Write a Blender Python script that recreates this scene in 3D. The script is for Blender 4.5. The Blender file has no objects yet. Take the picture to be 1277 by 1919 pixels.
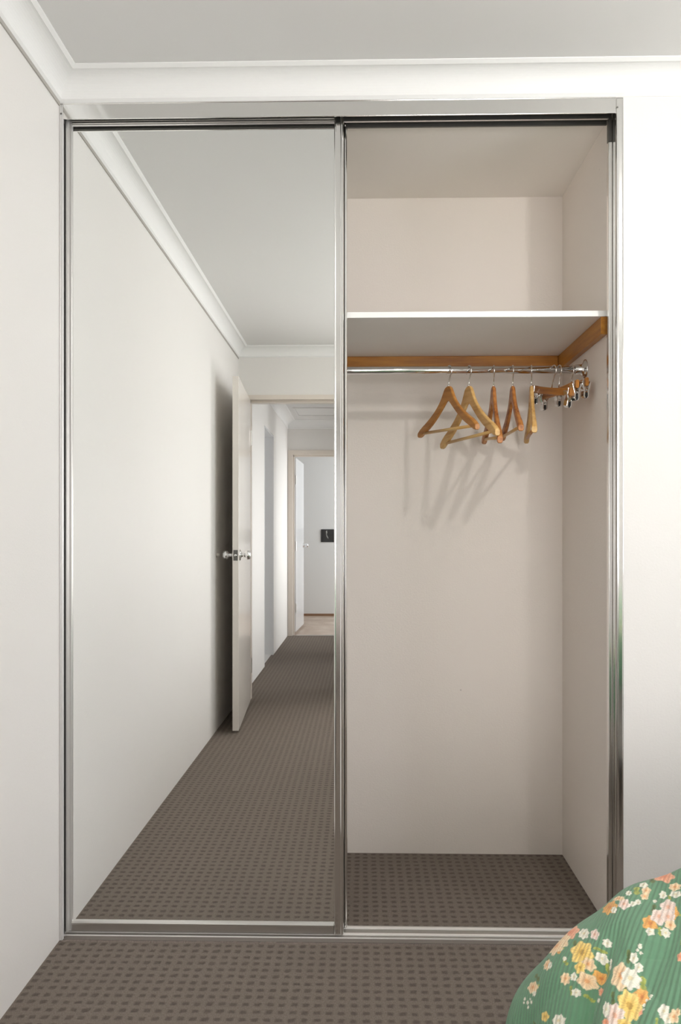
import bpy, bmesh, math, random
import numpy as np
from mathutils import Vector, Matrix

random.seed(7)
S = bpy.context.scene
COL = S.collection

# ------------------------------------------------------------------ camera
CAM_Y, CAM_Z, FPX = -2.1173, 1.1291, 1435.0
cam_d = bpy.data.cameras.new('camera')
cam = bpy.data.objects.new('camera', cam_d)
COL.objects.link(cam)
cam.location = (0, CAM_Y, CAM_Z)
cam.rotation_euler = (math.radians(90), 0, 0.0207)
cam_d.sensor_fit = 'HORIZONTAL'
cam_d.sensor_width = 36
cam_d.lens = FPX / 1277 * 36
cam_d.shift_x = (638.5 - 650.86) / 1277
cam_d.shift_y = (1002.03 - 959.5) / 1277
cam_d.clip_start = 0.02
S.camera = cam

# ------------------------------------------------------------------ world, exposure
w = bpy.data.worlds.new('daylight')
S.world = w
w.use_nodes = True
w.node_tree.nodes['Background'].inputs[0].default_value = (0.78, 0.86, 1.0, 1)
w.node_tree.nodes['Background'].inputs[1].default_value = 1.0
S.view_settings.view_transform = 'Standard'
S.view_settings.look = 'None'
S.view_settings.gamma = 1
S.view_settings.use_curve_mapping = False
S.view_settings.exposure = -0.06
S.cycles.diffuse_bounces = 8
S.cycles.glossy_bounces = 8
S.cycles.max_bounces = 14
S.cycles.sample_clamp_indirect = 0.0
S.cycles.blur_glossy = 0.6

# ------------------------------------------------------------------ lights
def area(name, loc, rot, sx, sy, power, color=(1, 1, 1), spread=180):
    d = bpy.data.lights.new(name, 'AREA')
    d.shape = 'RECTANGLE'
    d.size, d.size_y, d.energy, d.color = sx, sy, power, color
    d.spread = math.radians(spread)
    o = bpy.data.objects.new(name, d)
    o.location = loc
    o.rotation_euler = rot
    COL.objects.link(o)
    return o

R90 = math.radians(90)
YBK = -3.007
# daylight through the bedroom window (right wall, close to the wardrobe wall)
area('bedroom_window_daylight', (2.42, -1.55, 1.50), (0, R90, 0), 1.16, 1.06, 29, (1.0, 1.0, 1.06))
# added fill light for the closet, set in an added window behind the camera
area('added_back_fill', (0.66, YBK - 0.01, 1.16), (R90, 0, 0), 0.90, 0.66, 23.5, (1.0, 0.965, 0.965))
# daylight of the side rooms that open onto the hall, and of the far room
area('hall_room_daylight', (1.55, -4.05, 1.15), (0, R90, 0), 1.3, 1.2, 14, (0.99, 0.99, 1.0), 80)
area('hall_room_daylight_two', (1.55, -5.75, 1.15), (0, R90, 0), 1.3, 0.8, 14, (0.99, 0.99, 1.0), 80)
area('far_room_daylight', (1.35, -7.5, 1.4), (0, R90, 0), 1.4, 1.4, 33, (0.93, 0.96, 1.0))
area('side_room_daylight', (-2.3, -4.55, 1.6), (0, -R90, 0), 1.0, 0.8, 5, (1.0, 0.97, 1.0))
# ceiling lamp of the bedroom (its fitting is built further down)
LAMP = (0.92, -1.22, 2.37)
ld = bpy.data.lights.new('ceiling_lamp_bulb', 'POINT')
ld.energy = 21.5
ld.color = (1.0, 0.965, 0.92)
ld.shadow_soft_size = 0.035
lo = bpy.data.objects.new('ceiling_lamp_bulb', ld)
lo.location = (LAMP[0], LAMP[1], LAMP[2] - 0.17)
COL.objects.link(lo)

# ------------------------------------------------------------------ materials
def mat(name, col, rough=0.5, metal=0.0, spec=0.5):
    m = bpy.data.materials.new(name)
    m.use_nodes = True
    b = m.node_tree.nodes['Principled BSDF']
    b.inputs['Base Color'].default_value = (*col, 1)
    b.inputs['Roughness'].default_value = rough
    b.inputs['Metallic'].default_value = metal
    b.inputs['Specular IOR Level'].default_value = spec
    return m

def N(m, t, **kw):
    n = m.node_tree.nodes.new(t)
    for k, v in kw.items():
        setattr(n, k, v)
    return n

def L(m, a, b):
    m.node_tree.links.new(a, b)

def mathn(m, op, a, b=None, c=None):
    n = N(m, 'ShaderNodeMath', operation=op)
    for i, v in enumerate((a, b, c)):
        if v is None:
            continue
        if isinstance(v, (int, float)):
            n.inputs[i].default_value = v
        else:
            L(m, v, n.inputs[i])
    return n.outputs[0]

def mixc(m, fac, a, b, mode='MIX'):
    n = N(m, 'ShaderNodeMix', data_type='RGBA', blend_type=mode)
    for sock, v in ((n.inputs[0], fac), (n.inputs[6], a), (n.inputs[7], b)):
        if isinstance(v, (int, float)):
            sock.default_value = v
        elif isinstance(v, tuple):
            sock.default_value = (*v, 1)
        else:
            L(m, v, sock)
    return n.outputs[2]

def noise(m, vec, scale, detail=3, rough=0.5):
    n = N(m, 'ShaderNodeTexNoise')
    n.inputs['Scale'].default_value = scale
    n.inputs['Detail'].default_value = detail
    n.inputs['Roughness'].default_value = rough
    if vec is not None:
        L(m, vec, n.inputs['Vector'])
    return n.outputs['Fac']

def bump(m, h, strength, dist):
    b = N(m, 'ShaderNodeBump')
    b.inputs['Strength'].default_value = strength
    b.inputs['Distance'].default_value = dist
    L(m, h, b.inputs['Height'])
    L(m, b.outputs[0], m.node_tree.nodes['Principled BSDF'].inputs['Normal'])

def ramp(m, fac, stops):
    r = N(m, 'ShaderNodeValToRGB')
    el = r.color_ramp.elements
    while len(el) < len(stops):
        el.new(0.5)
    for e, (p, c) in zip(el, stops):
        e.position = p
        e.color = (*c, 1) if len(c) == 3 else c
    L(m, fac, r.inputs[0])
    return r.outputs[0]

def paint(name, col, rough=0.55, bs=0.12, dirt=0.03, spec=0.35):
    m = mat(name, col, rough, 0, spec)
    tc = N(m, 'ShaderNodeTexCoord')
    P = tc.outputs['Object']
    b = m.node_tree.nodes['Principled BSDF']
    n1 = noise(m, P, 2.3, 4)
    c = mixc(m, n1, tuple(x * (1 - dirt) for x in col), tuple(min(1, x * (1 + dirt)) for x in col))
    L(m, c, b.inputs['Base Color'])
    bump(m, noise(m, P, 160, 4, 0.65), bs, 0.002)
    return m

def scuffed(name, col):
    """cream plaster with a few scratches and specks"""
    m = paint(name, col, 0.6, 0.30, 0.02)
    b = m.node_tree.nodes['Principled BSDF']
    src = b.inputs['Base Color'].links[0].from_socket
    tc = N(m, 'ShaderNodeTexCoord')
    mp = N(m, 'ShaderNodeMapping')
    mp.inputs['Scale'].default_value = (3, 3, 16)
    mp.inputs['Rotation'].default_value = (0.1, 0.35, 0)
    L(m, tc.outputs['Object'], mp.inputs['Vector'])
    f = mathn(m, 'GREATER_THAN', noise(m, mp.outputs[0], 3.2, 6, 0.7), 0.735)
    v = N(m, 'ShaderNodeTexVoronoi')
    v.inputs['Scale'].default_value = 5
    L(m, tc.outputs['Object'], v.inputs['Vector'])
    sp = mathn(m, 'LESS_THAN', v.outputs['Distance'], 0.014)
    c = mixc(m, mathn(m, 'MULTIPLY', f, 0.35), src, tuple(x * 0.6 for x in col))
    c = mixc(m, mathn(m, 'MULTIPLY', sp, 0.5), c, tuple(x * 0.45 for x in col))
    L(m, c, b.inputs['Base Color'])
    return m

WALL = (0.775, 0.757, 0.732)
M_wall = paint('cream_wall_paint', WALL, 0.6, 0.18, 0.012, 0.3)
M_closet = scuffed('closet_plaster', (0.84, 0.785, 0.73))
M_ceil = paint('ceiling_paint', (0.74, 0.735, 0.725), 0.8, 0.05, 0.01)
M_ceilcl = paint('closet_ceiling_paint', (0.84, 0.80, 0.75), 0.8, 0.1, 0.02)
M_corn = paint('white_cornice_paint', (0.85, 0.85, 0.84), 0.6, 0.03, 0.01)
M_caulk_shade = mat('caulking_gap_shade', (0.42, 0.40, 0.37), 0.8)  # grey includes the shadow in the caulking gap, put into the colour
M_trim = paint('beige_gloss_trim', (0.72, 0.655, 0.585), 0.3, 0.03, 0.01, 0.5)
M_door = paint('door_enamel', (0.74, 0.70, 0.65), 0.16, 0.02, 0.01, 0.6)
M_doorw = paint('white_door_enamel', (0.82, 0.83, 0.84), 0.25, 0.02, 0.01)
M_white = paint('white_room_paint', (0.78, 0.78, 0.77), 0.6, 0.05, 0.01)
M_alu = mat('polished_aluminium', (0.86, 0.855, 0.84), 0.13, 1)
M_alub = mat('satin_aluminium', (0.78, 0.77, 0.75), 0.30, 1)
M_alud = mat('grey_track_aluminium', (0.15, 0.145, 0.135), 0.45, 0.7)
M_black = mat('black_rubber', (0.012, 0.012, 0.012), 0.6)
M_mirror = mat('mirror_glass', (0.93, 0.94, 0.93), 0.0, 1)
M_chrome = mat('chrome', (0.80, 0.80, 0.80), 0.07, 1)
M_wire = mat('hook_wire', (0.75, 0.73, 0.70), 0.22, 1)
M_mel = mat('white_melamine', (0.80, 0.78, 0.75), 0.4)
M_meledge = mat('white_shelf_edging', (0.90, 0.90, 0.88), 0.4)
M_tile = mat('pale_floor_tile', (0.75, 0.74, 0.72), 0.35)
M_panel = mat('gloss_black_panel', (0.015, 0.015, 0.015), 0.12)

def brush(m, scale=(900, 900, 2)):
    tc = N(m, 'ShaderNodeTexCoord')
    mp = N(m, 'ShaderNodeMapping')
    mp.inputs['Scale'].default_value = scale
    L(m, tc.outputs['Object'], mp.inputs['Vector'])
    bump(m, noise(m, mp.outputs[0], 1.0, 2), 0.015, 0.001)
M_fasc = mat('polished_fascia', (0.86, 0.855, 0.84), 0.14, 1)
M_jambw = mat('pale_satin_jamb', (0.66, 0.65, 0.64), 0.35, 0.25)
M_stl = mat('satin_stile', (0.70, 0.69, 0.67), 0.30, 0.55)
M_chan = mat('track_channel', (0.42, 0.40, 0.37), 0.4, 0.8)
M_lip = mat('bright_track_rib', (0.90, 0.88, 0.85), 0.35, 0.35)
brush(M_alu)

def wood(name, c1, c2, c3, axis=0, scale=1.0, rough=0.4):
    m = mat(name, c1, rough)
    tc = N(m, 'ShaderNodeTexCoord')
    mp = N(m, 'ShaderNodeMapping')
    sc = [46 * scale] * 3
    sc[axis] = 4 * scale
    mp.inputs['Scale'].default_value = sc
    L(m, tc.outputs['Object'], mp.inputs['Vector'])
    n = noise(m, mp.outputs[0], 1.6, 5, 0.6)
    c = ramp(m, n, [(0.28, c3), (0.5, c1), (0.72, c2)])
    L(m, c, m.node_tree.nodes['Principled BSDF'].inputs['Base Color'])
    return m

M_cleat = wood('orange_varnished_pine', (0.42, 0.170, 0.018), (0.52, 0.235, 0.032), (0.30, 0.105, 0.010), 0, 0.7, 0.3)
M_cleaty = wood('orange_varnished_pine_side', (0.42, 0.170, 0.018), (0.52, 0.235, 0.032), (0.30, 0.105, 0.010), 1, 0.7, 0.3)
M_w1 = wood('honey_hanger_wood', (0.46, 0.195, 0.040), (0.56, 0.27, 0.072), (0.32, 0.115, 0.022))
M_w2 = wood('pale_hanger_wood', (0.66, 0.40, 0.14), (0.74, 0.51, 0.22), (0.52, 0.28, 0.08))
M_w3 = wood('reddish_hanger_wood', (0.45, 0.17, 0.038), (0.56, 0.26, 0.07), (0.22, 0.055, 0.012))
M_w4 = wood('clip_hanger_wood', (0.43, 0.165, 0.020), (0.52, 0.22, 0.035), (0.31, 0.105, 0.012))

def carpet():
    m = mat('brown_loop_carpet', (0.12, 0.10, 0.085), 0.95, 0, 0.1)
    tc = N(m, 'ShaderNodeTexCoord')
    P = tc.outputs['Object']
    sx = N(m, 'ShaderNodeSeparateXYZ')
    L(m, P, sx.inputs[0])
    wob = noise(m, P, 34, 3)
    pitch = 0.029

    def band(coord, half, soft):
        q = mathn(m, 'ADD', mathn(m, 'DIVIDE', coord, pitch), mathn(m, 'MULTIPLY', wob, 0.45))
        fr = mathn(m, 'FRACT', q)
        d = mathn(m, 'ABSOLUTE', mathn(m, 'SUBTRACT', fr, 0.5))
        mr = N(m, 'ShaderNodeMapRange', interpolation_type='SMOOTHSTEP')
        L(m, d, mr.inputs[0])
        mr.inputs[1].default_value = half - soft
        mr.inputs[2].default_value = half + soft
        mr.inputs[3].default_value = 1
        mr.inputs[4].default_value = 0
        return mr.outputs[0]
    mk = mathn(m, 'MULTIPLY', band(sx.outputs[0], 0.26, 0.13), band(sx.outputs[1], 0.21, 0.12))
    # ribs of loops running into the room
    fib = N(m, 'ShaderNodeMapping')
    fib.inputs['Scale'].default_value = (420, 170, 170)
    L(m, P, fib.inputs['Vector'])
    fn = noise(m, fib.outputs[0], 1.0, 3, 0.7)
    big = noise(m, P, 1.7, 3)
    base = mixc(m, big, (0.185, 0.150, 0.122), (0.222, 0.184, 0.152))
    base = mixc(m, fn, mixc(m, 0.7, base, (0.04, 0.032, 0.026)), mixc(m, 0.45, base, (0.46, 0.40, 0.35)))
    spots = mixc(m, mathn(m, 'MULTIPLY', mk, 0.50), base, (0.055, 0.043, 0.036))
    L(m, spots, m.node_tree.nodes['Principled BSDF'].inputs['Base Color'])
    hh = mathn(m, 'SUBTRACT', mathn(m, 'MULTIPLY', fn, 0.5), mathn(m, 'MULTIPLY', mk, 0.7))
    bump(m, hh, 0.8, 0.004)
    m.node_tree.nodes['Principled BSDF'].inputs['Sheen Weight'].default_value = 0.0
    return m
M_carpet = carpet()

def farfloor():
    m = mat('beige_stone_tile', (0.52, 0.40, 0.31), 0.35)
    tc = N(m, 'ShaderNodeTexCoord')
    n = noise(m, tc.outputs['Object'], 3.5, 6, 0.65)
    c = ramp(m, n, [(0.3, (0.36, 0.25, 0.18)), (0.5, (0.50, 0.39, 0.31)), (0.7, (0.66, 0.56, 0.47))])
    L(m, c, m.node_tree.nodes['Principled BSDF'].inputs['Base Color'])
    return m
M_far = farfloor()

# ------------------------------------------------------------------ mesh helpers
def tag(o, label=None, cat=None, group=None, kind=None):
    if label: o['label'] = label
    if cat: o['category'] = cat
    if group: o['group'] = group
    if kind: o['kind'] = kind
    return o

def link(name, bm, m, parent=None, smooth=False, bevel=0, seg=2, origin=None):
    bmesh.ops.recalc_face_normals(bm, faces=bm.faces[:])
    me = bpy.data.meshes.new(name)
    if origin is not None:
        bmesh.ops.translate(bm, verts=bm.verts[:], vec=[-c for c in origin])
    bm.to_mesh(me)
    bm.free()
    me.materials.append(m)
    o = bpy.data.objects.new(name, me)
    COL.objects.link(o)
    if origin is not None:
        o.location = origin
    if smooth:
        me.polygons.foreach_set('use_smooth', [True] * len(me.polygons))
    if bevel:
        b = o.modifiers.new('bevel', 'BEVEL')
        b.width = bevel
        b.segments = seg
        b.limit_method = 'ANGLE'
        b.angle_limit = math.radians(40)
    if parent is not None:
        o.parent = parent
    return o

def box(bm, x0, x1, y0, y1, z0, z1):
    v = [bm.verts.new(p) for p in ((x0, y0, z0), (x1, y0, z0), (x1, y1, z0), (x0, y1, z0),
                                   (x0, y0, z1), (x1, y0, z1), (x1, y1, z1), (x0, y1, z1))]
    for f in ((0, 3, 2, 1), (4, 5, 6, 7), (0, 1, 5, 4), (1, 2, 6, 5), (2, 3, 7, 6), (3, 0, 4, 7)):
        bm.faces.new([v[i] for i in f])
    return bm

def B(*boxes):
    bm = bmesh.new()
    for b in boxes:
        box(bm, *b)
    return bm

def prism(bm, pts, fn, t0, t1):
    """extrude the closed outline pts (a, b) between t0 and t1; fn(a, b, t) gives the point"""
    A = [bm.verts.new(fn(a, b, t0)) for a, b in pts]
    C = [bm.verts.new(fn(a, b, t1)) for a, b in pts]
    n = len(pts)
    for i in range(n):
        j = (i + 1) % n
        bm.faces.new((A[i], A[j], C[j], C[i]))
    bm.faces.new(A[::-1])
    bm.faces.new(C)
    return bm

def tube(bm, pts, r, seg=12, cap=True):
    pts = [Vector(p) for p in pts]
    rings = []
    up = None
    for i, p in enumerate(pts):
        a = pts[max(i - 1, 0)]
        b = pts[min(i + 1, len(pts) - 1)]
        t = (b - a).normalized()
        if up is None:
            up = Vector((0, 0, 1)) if abs(t.z) < 0.9 else Vector((1, 0, 0))
        x = (up - t * up.dot(t)).normalized()
        up = x
        y = t.cross(x)
        rr = r[i] if isinstance(r, (list, tuple)) else r
        rings.append([bm.verts.new(p + (x * math.cos(q) + y * math.sin(q)) * rr)
                      for q in [2 * math.pi * k / seg for k in range(seg)]])
    for A, C in zip(rings, rings[1:]):
        for k in range(seg):
            bm.faces.new((A[k], A[(k + 1) % seg], C[(k + 1) % seg], C[k]))
    if cap:
        bm.faces.new(rings[0][::-1])
        bm.faces.new(rings[-1])
    return bm

def lathe(bm, prof, origin, axis, seg=28):
    """prof: (distance along axis, radius)"""
    ax = Vector(axis).normalized()
    o = Vector(origin)
    x = ax.orthogonal().normalized()
    y = ax.cross(x)
    rings = []
    for d, r in prof:
        c = o + ax * d
        if r < 1e-6:
            rings.append([bm.verts.new(c)])
        else:
            rings.append([bm.verts.new(c + (x * math.cos(q) + y * math.sin(q)) * r)
                          for q in [2 * math.pi * k / seg for k in range(seg)]])
    for A, C in zip(rings, rings[1:]):
        for k in range(seg):
            j = (k + 1) % seg
            if len(A) == 1 and len(C) > 1:
                bm.faces.new((A[0], C[j], C[k]))
            elif len(C) == 1 and len(A) > 1:
                bm.faces.new((A[k], A[j], C[0]))
            elif len(A) > 1:
                bm.faces.new((A[k], A[j], C[j], C[k]))
    if len(rings[0]) > 1:
        bm.faces.new(rings[0][::-1])
    if len(rings[-1]) > 1:
        bm.faces.new(rings[-1])
    return bm

def thing(name, label, cat, loc=(0, 0, 0), rot=(0, 0, 0), group=None):
    o = bpy.data.objects.new(name, None)
    o.empty_display_size = 0.1
    COL.objects.link(o)
    o.location = loc
    o.rotation_euler = rot
    return tag(o, label, cat, group)

def struct(name, bm, m, label, cat, **kw):
    return tag(link(name, bm, m, **kw), label, cat, None, 'structure')

# ------------------------------------------------------------------ dimensions
XL = -0.845          # left wall
XR = 2.30            # right wall (outside the picture)
YB = -3.007          # wall with the bedroom door, behind the camera
H = 2.40
CW = 0.704           # closet right wall
CD = 0.60            # closet depth
CH = 2.3215          # closet ceiling
XH = -0.842          # hall left wall
HR = 0.22            # hall right wall
YE = -6.358          # end of the hall
CA = 0.069           # cornice size

# ------------------------------------------------------------------ room shell
struct('floor', B((XL - .1, XR + .1, YE - 0.03, CD + .1, -0.05, 0.0)), M_carpet,
       'brown patterned loop carpet running from the closet through the bedroom into the hall', 'floor')
struct('floor.001', B((-1.9, 1.5, -8.6, YE - 0.03, -0.05, 0.0)), M_far,
       'beige stone floor of the far room seen in the mirror', 'floor')
struct('wall_left', B((XL - .1, XL, YB - .1, CD + .1, 0, H)), M_wall,
       'cream painted wall on the left, running back behind the open bedroom door', 'wall')
struct('wall_front', B((0.715, XR, 0, 0.098, 0, H), (XL, 0.715, 0, 0.098, 2.3295, H)), M_wall,
       'cream wall to the right of the wardrobe opening', 'wall')
struct('wall_right', B((XR, XR + .1, YB, 0.1, 0, 0.92), (XR, XR + .1, YB, 0.1, 2.08, H),
                       (XR, XR + .1, YB, -2.08, 0.92, 2.08), (XR, XR + .1, -1.02, 0.1, 0.92, 2.08)), M_wall,
       'cream bedroom wall with the window, right of the photograph', 'wall')
struct('wall_back', B((XL, -0.790, YB - .1, YB, 0, H), (0.03, 0.18, YB - .1, YB, 0, H), (1.14, XR, YB - .1, YB, 0, H),
                      (0.18, 1.14, YB - .1, YB, 0, 0.80), (0.18, 1.14, YB - .1, YB, 1.52, H),
                      (-0.790, 0.03, YB - .1, YB, 2.055, H)), M_wall,
       'cream wall above and beside the bedroom doorway, seen in the mirror', 'wall')
struct('wall_closet_back', B((XL - .1, CW + .1, CD, CD + .1, 0, CH)), M_closet,
       'scuffed cream back wall inside the closet', 'wall')
struct('wall_closet_right', B((CW, CW + .08, 0.098, CD, 0, CH)), M_closet,
       'cream right side wall inside the closet', 'wall')
struct('ceiling', B((XL - .1, XR + .1, YB - .1, 0.098, H, H + .05)), M_ceil,
       'flat white bedroom ceiling', 'ceiling')
struct('ceiling.001', B((XL - .1, CW + .1, 0.098, CD + .1, CH, CH + .05)), M_ceilcl,
       'low cream ceiling inside the closet', 'ceiling')
# hall
struct('wall_hall_left', B((XH - .09, XH, -4.352, YB - .1, 0, H), (XH - .09, XH, YE, -5.005, 0, H),
                           (XH - .09, XH, -5.005, -4.352, 2.055, H)), M_wall,
       'white lit left wall of the hall with a tall opening, seen in the mirror', 'wall')
struct('wall_hall_right', B((HR, HR + .1, -3.5, YB - .1, 0, H), (HR, HR + .1, -5.3, -4.6, 0, H),
                            (HR, HR + .1, YE, -6.2, 0, H), (HR, HR + .1, -4.6, -3.5, 2.055, H),
                            (HR, HR + .1, -6.2, -5.3, 2.055, H)), M_wall,
       'right wall of the hall with two doorways', 'wall')
struct('wall_hall_end', B((XH, -0.80, YE - .1, YE, 0, H), (0.06, HR, YE - .1, YE, 0, H),
                          (-0.80, 0.06, YE - .1, YE, 2.045, H)), M_wall,
       'beige wall over the doorway at the end of the hall, seen in the mirror', 'wall')
struct('ceiling.002', B((XH - .1, HR + .1, YE - .1, YB - .1, H, H + .05)), M_ceil,
       'white hall ceiling with an access hatch', 'ceiling')
# rooms to the right of the hall
struct('wall_hall_room_side', B((HR + .1, 1.7, -3.2, -3.11, 0, H), (HR + .1, 1.7, -5.0, -4.9, 0, H),
                                (HR + .1, 1.7, YE - .1, YE, 0, H), (1.7, 1.8, YE - .1, -3.11, 0, H)), M_wall,
       'walls of the rooms that open onto the hall', 'wall')
struct('ceiling.003', B((HR + .1, 1.8, YE - .1, -3.11, H, H + .05)), M_ceil, 'white ceiling of the rooms beside the hall', 'ceiling')
# small tiled room to the left of the hall
struct('wall_side_room', B((-2.5, XH - .09, -5.11, -5.005, 0, H), (-2.5, XH - .09, -4.1, -4.0, 0, H),
                           (-2.6, -2.5, -5.11, -4.0, 0, H)), M_white,
       'grey white wall of the small tiled room through the hall opening', 'wall')
struct('floor.002', B((-2.5, XH - .02, -5.005, -4.0, 0.0, 0.006)), M_tile,
       'pale tiled floor through the opening in the hall wall', 'floor')
struct('ceiling.004', B((-2.5, XH - .09, -5.11, -4.0, H, H + .05)), M_ceil, 'white ceiling of the small tiled room', 'ceiling')
# far room
struct('wall_far', B((-1.9, 1.5, -8.6, -8.476, 0, H)), M_white, 'plain white far wall at the end of the mirror view', 'wall')
struct('wall_far_left', B((-1.9, -1.8, -8.476, YE - .1, 0, H), (-1.8, XH - .0, YE - .2, YE - .1, 0, H),
                          (1.4, 1.5, -8.476, YE - .1, 0, H), (HR, 1.4, YE - .2, YE - .1, 0, H)), M_white,
       'side walls of the far room', 'wall')
struct('ceiling.005', B((-1.9, 1.5, -8.6, YE - .1, H, H + .05)), M_ceil, 'white ceiling of the far room', 'ceiling')
struct('baseboard_far', B((-1.8, 1.4, -8.476, -8.462, 0, 0.03)),
       mat('brown_skirting', (0.28, 0.16, 0.09), 0.4), 'thin brown skirting along the far wall', 'skirting')

# ------------------------------------------------------------------ cornices
def cornice_profile(a):
    # (out from the wall, down from the ceiling)
    pts = [(0, 0), (a, 0), (a, 0.0022), (a - 0.010, 0.0085)]
    r = a - 0.0195
    for k in range(0, 13):
        q = math.radians(90 * k / 12)
        # concave quarter: centre at the lower outer corner
        pts.append((a - 0.0115 - r * math.sin(q), 0.0075 + r * (1 - math.cos(q))))
    pts += [(0.0085, a - 0.0075), (0.0015, a), (0, a)]
    return pts

def cornice(name, axis, wall, sign, t0, t1, a, label, m0=0, m1=0):
    """axis 'x': runs along x on a wall at y=wall; sign: direction out of the wall; m0/m1: mitre at the ends"""
    pr = cornice_profile(a)
    bm = bmesh.new()
    def P(o, d, t, mm):
        tt = t + mm * o
        return (tt, wall + sign * o, H - d) if axis == 'x' else (wall + sign * o, tt, H - d)
    A = [bm.verts.new(P(o, d, t0, m0)) for o, d in pr]
    C = [bm.verts.new(P(o, d, t1, -m1)) for o, d in pr]
    n = len(pr)
    for i in range(n):
        j = (i + 1) % n
        bm.faces.new((A[i], A[j], C[j], C[i]))
    bm.faces.new(A[::-1]); bm.faces.new(C)
    return struct(name, bm, M_corn, label, 'cornice')

cornice('trim_1', 'x', 0, -1, XL, XR, CA, 'white cove cornice above the wardrobe opening', 1, 1)
cornice('trim_2', 'y', XL, 1, YB, 0, CA, 'white cove cornice along the top of the left wall', 1, 1)
cornice('trim_3', 'x', YB, 1, XL, XR, CA, 'white cove cornice above the bedroom doorway, seen in the mirror', 1, 1)
cornice('trim_4', 'y', XR, -1, YB, 0, CA, 'white cove cornice along the right wall', 1, 1)
cornice('trim_5', 'y', XH, 1, YE, YB - .1, .09, 'white cornice along the left of the hall ceiling', 1, 0)
cornice('trim_6', 'x', YE, 1, XH, HR, .09, 'white cornice at the end of the hall', 1, 1)
struct('trim_7', B((XL, XL + 0.0035, YB + .01, -0.008, H - CA - 0.011, H - CA)), M_caulk_shade,
       'grey strip for the caulking gap and its shadow under the cornice of the left wall', 'caulking gap shadow')

# ------------------------------------------------------------------ wardrobe door frame (fixed aluminium)
fr = thing('wardrobe_track_frame', 'polished aluminium frame of rails and jambs around the wardrobe opening', 'door frame', (0, 0, 0))
# top track: fascia, two downward ribs and a roof
topm = B((-0.835, 0.694, -0.004, 0.000, 2.285, 2.3275), (-0.835, 0.694, -0.006, -0.0005, 2.3262, 2.3290))
link('fascia', topm, M_fasc, fr, bevel=0.0008)
link('top_track', B((-0.843, 0.699, 0.001, 0.097, 2.314, 2.3208),
                    (-0.843, 0.699, 0.0465, 0.0505, 2.2985, 2.314),
                    (-0.843, 0.699, 0.091, 0.097, 2.3035, 2.314),
                    (-0.843, 0.699, 0.001, 0.005, 2.288, 2.314)), M_alud, fr)
link('track_rib', B((-0.843, 0.690, 0.0455, 0.0515, 2.2965, 2.2988)), M_alub, fr)
# bottom track: plate with three ribs
bt = link('bottom_track', B((-0.843, 0.699, 0.0195, 0.092, 0.0003, 0.0022)), M_chan, fr)
for y0, y1 in ((0.0165, 0.0187), (0.0335, 0.0440), (0.0680, 0.0800)):
    link('track_lip', B((-0.843, 0.699, y0, y1, 0.0003 if y0 < .02 else 0.0023, 0.0062)), M_lip, bt, bevel=0.0010)
def jamb(sgn, xin, xout, web, name, m):
    bm = bmesh.new()
    # front flange with rounded nose, outer lip
    pts = [(xin, -0.001), (xin + sgn * 0.0015, -0.004), (xin + sgn * 0.0035, -0.005), (xin + sgn * 0.008, -0.0035),
           (xout - sgn * 0.004, -0.0035), (xout - sgn * 0.002, -0.005), (xout, -0.0035), (xout, -0.0005),
           (web + sgn * 0.0005, -0.0005), (web + sgn * 0.0005, 0.0975), (web - sgn * 0.0025, 0.0975),
           (web - sgn * 0.0025, 0.003), (xin, 0.002)]
    prism(bm, pts, lambda a, b, t: (a, b, t), 0.0005, 2.3255)
    return link(name, bm, m, fr, bevel=0.0006)
jamb(1, 0.694, 0.7150, 0.7030, 'jamb', M_alu)
jamb(-1, -0.8345, -0.8448, -0.8440, 'jamb', M_jambw)
link('buffer_strip', B((0.6900, 0.7000, 0.046, 0.060, 0.009, 2.233)), M_alu, fr, bevel=0.0025, seg=3)
link('end_block', B((0.6898, 0.7000, 0.047, 0.062, 2.2335, 2.2960)), M_alud, fr, bevel=0.001)
link('seal', B((-0.8434, -0.8384, 0.010, 0.0165, 0.009, 2.283)), M_black, fr)
for x in (-0.8395, 0.6975):
    bm = bmesh.new()
    lathe(bm, [(0, 0.0026), (0.0012, 0.0024), (0.0018, 0.0012), (0.0018, 0)], (x, -0.0042, 2.300), (0, -1, 0), 16)
    link('screw', bm, M_alud, fr, True)

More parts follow.
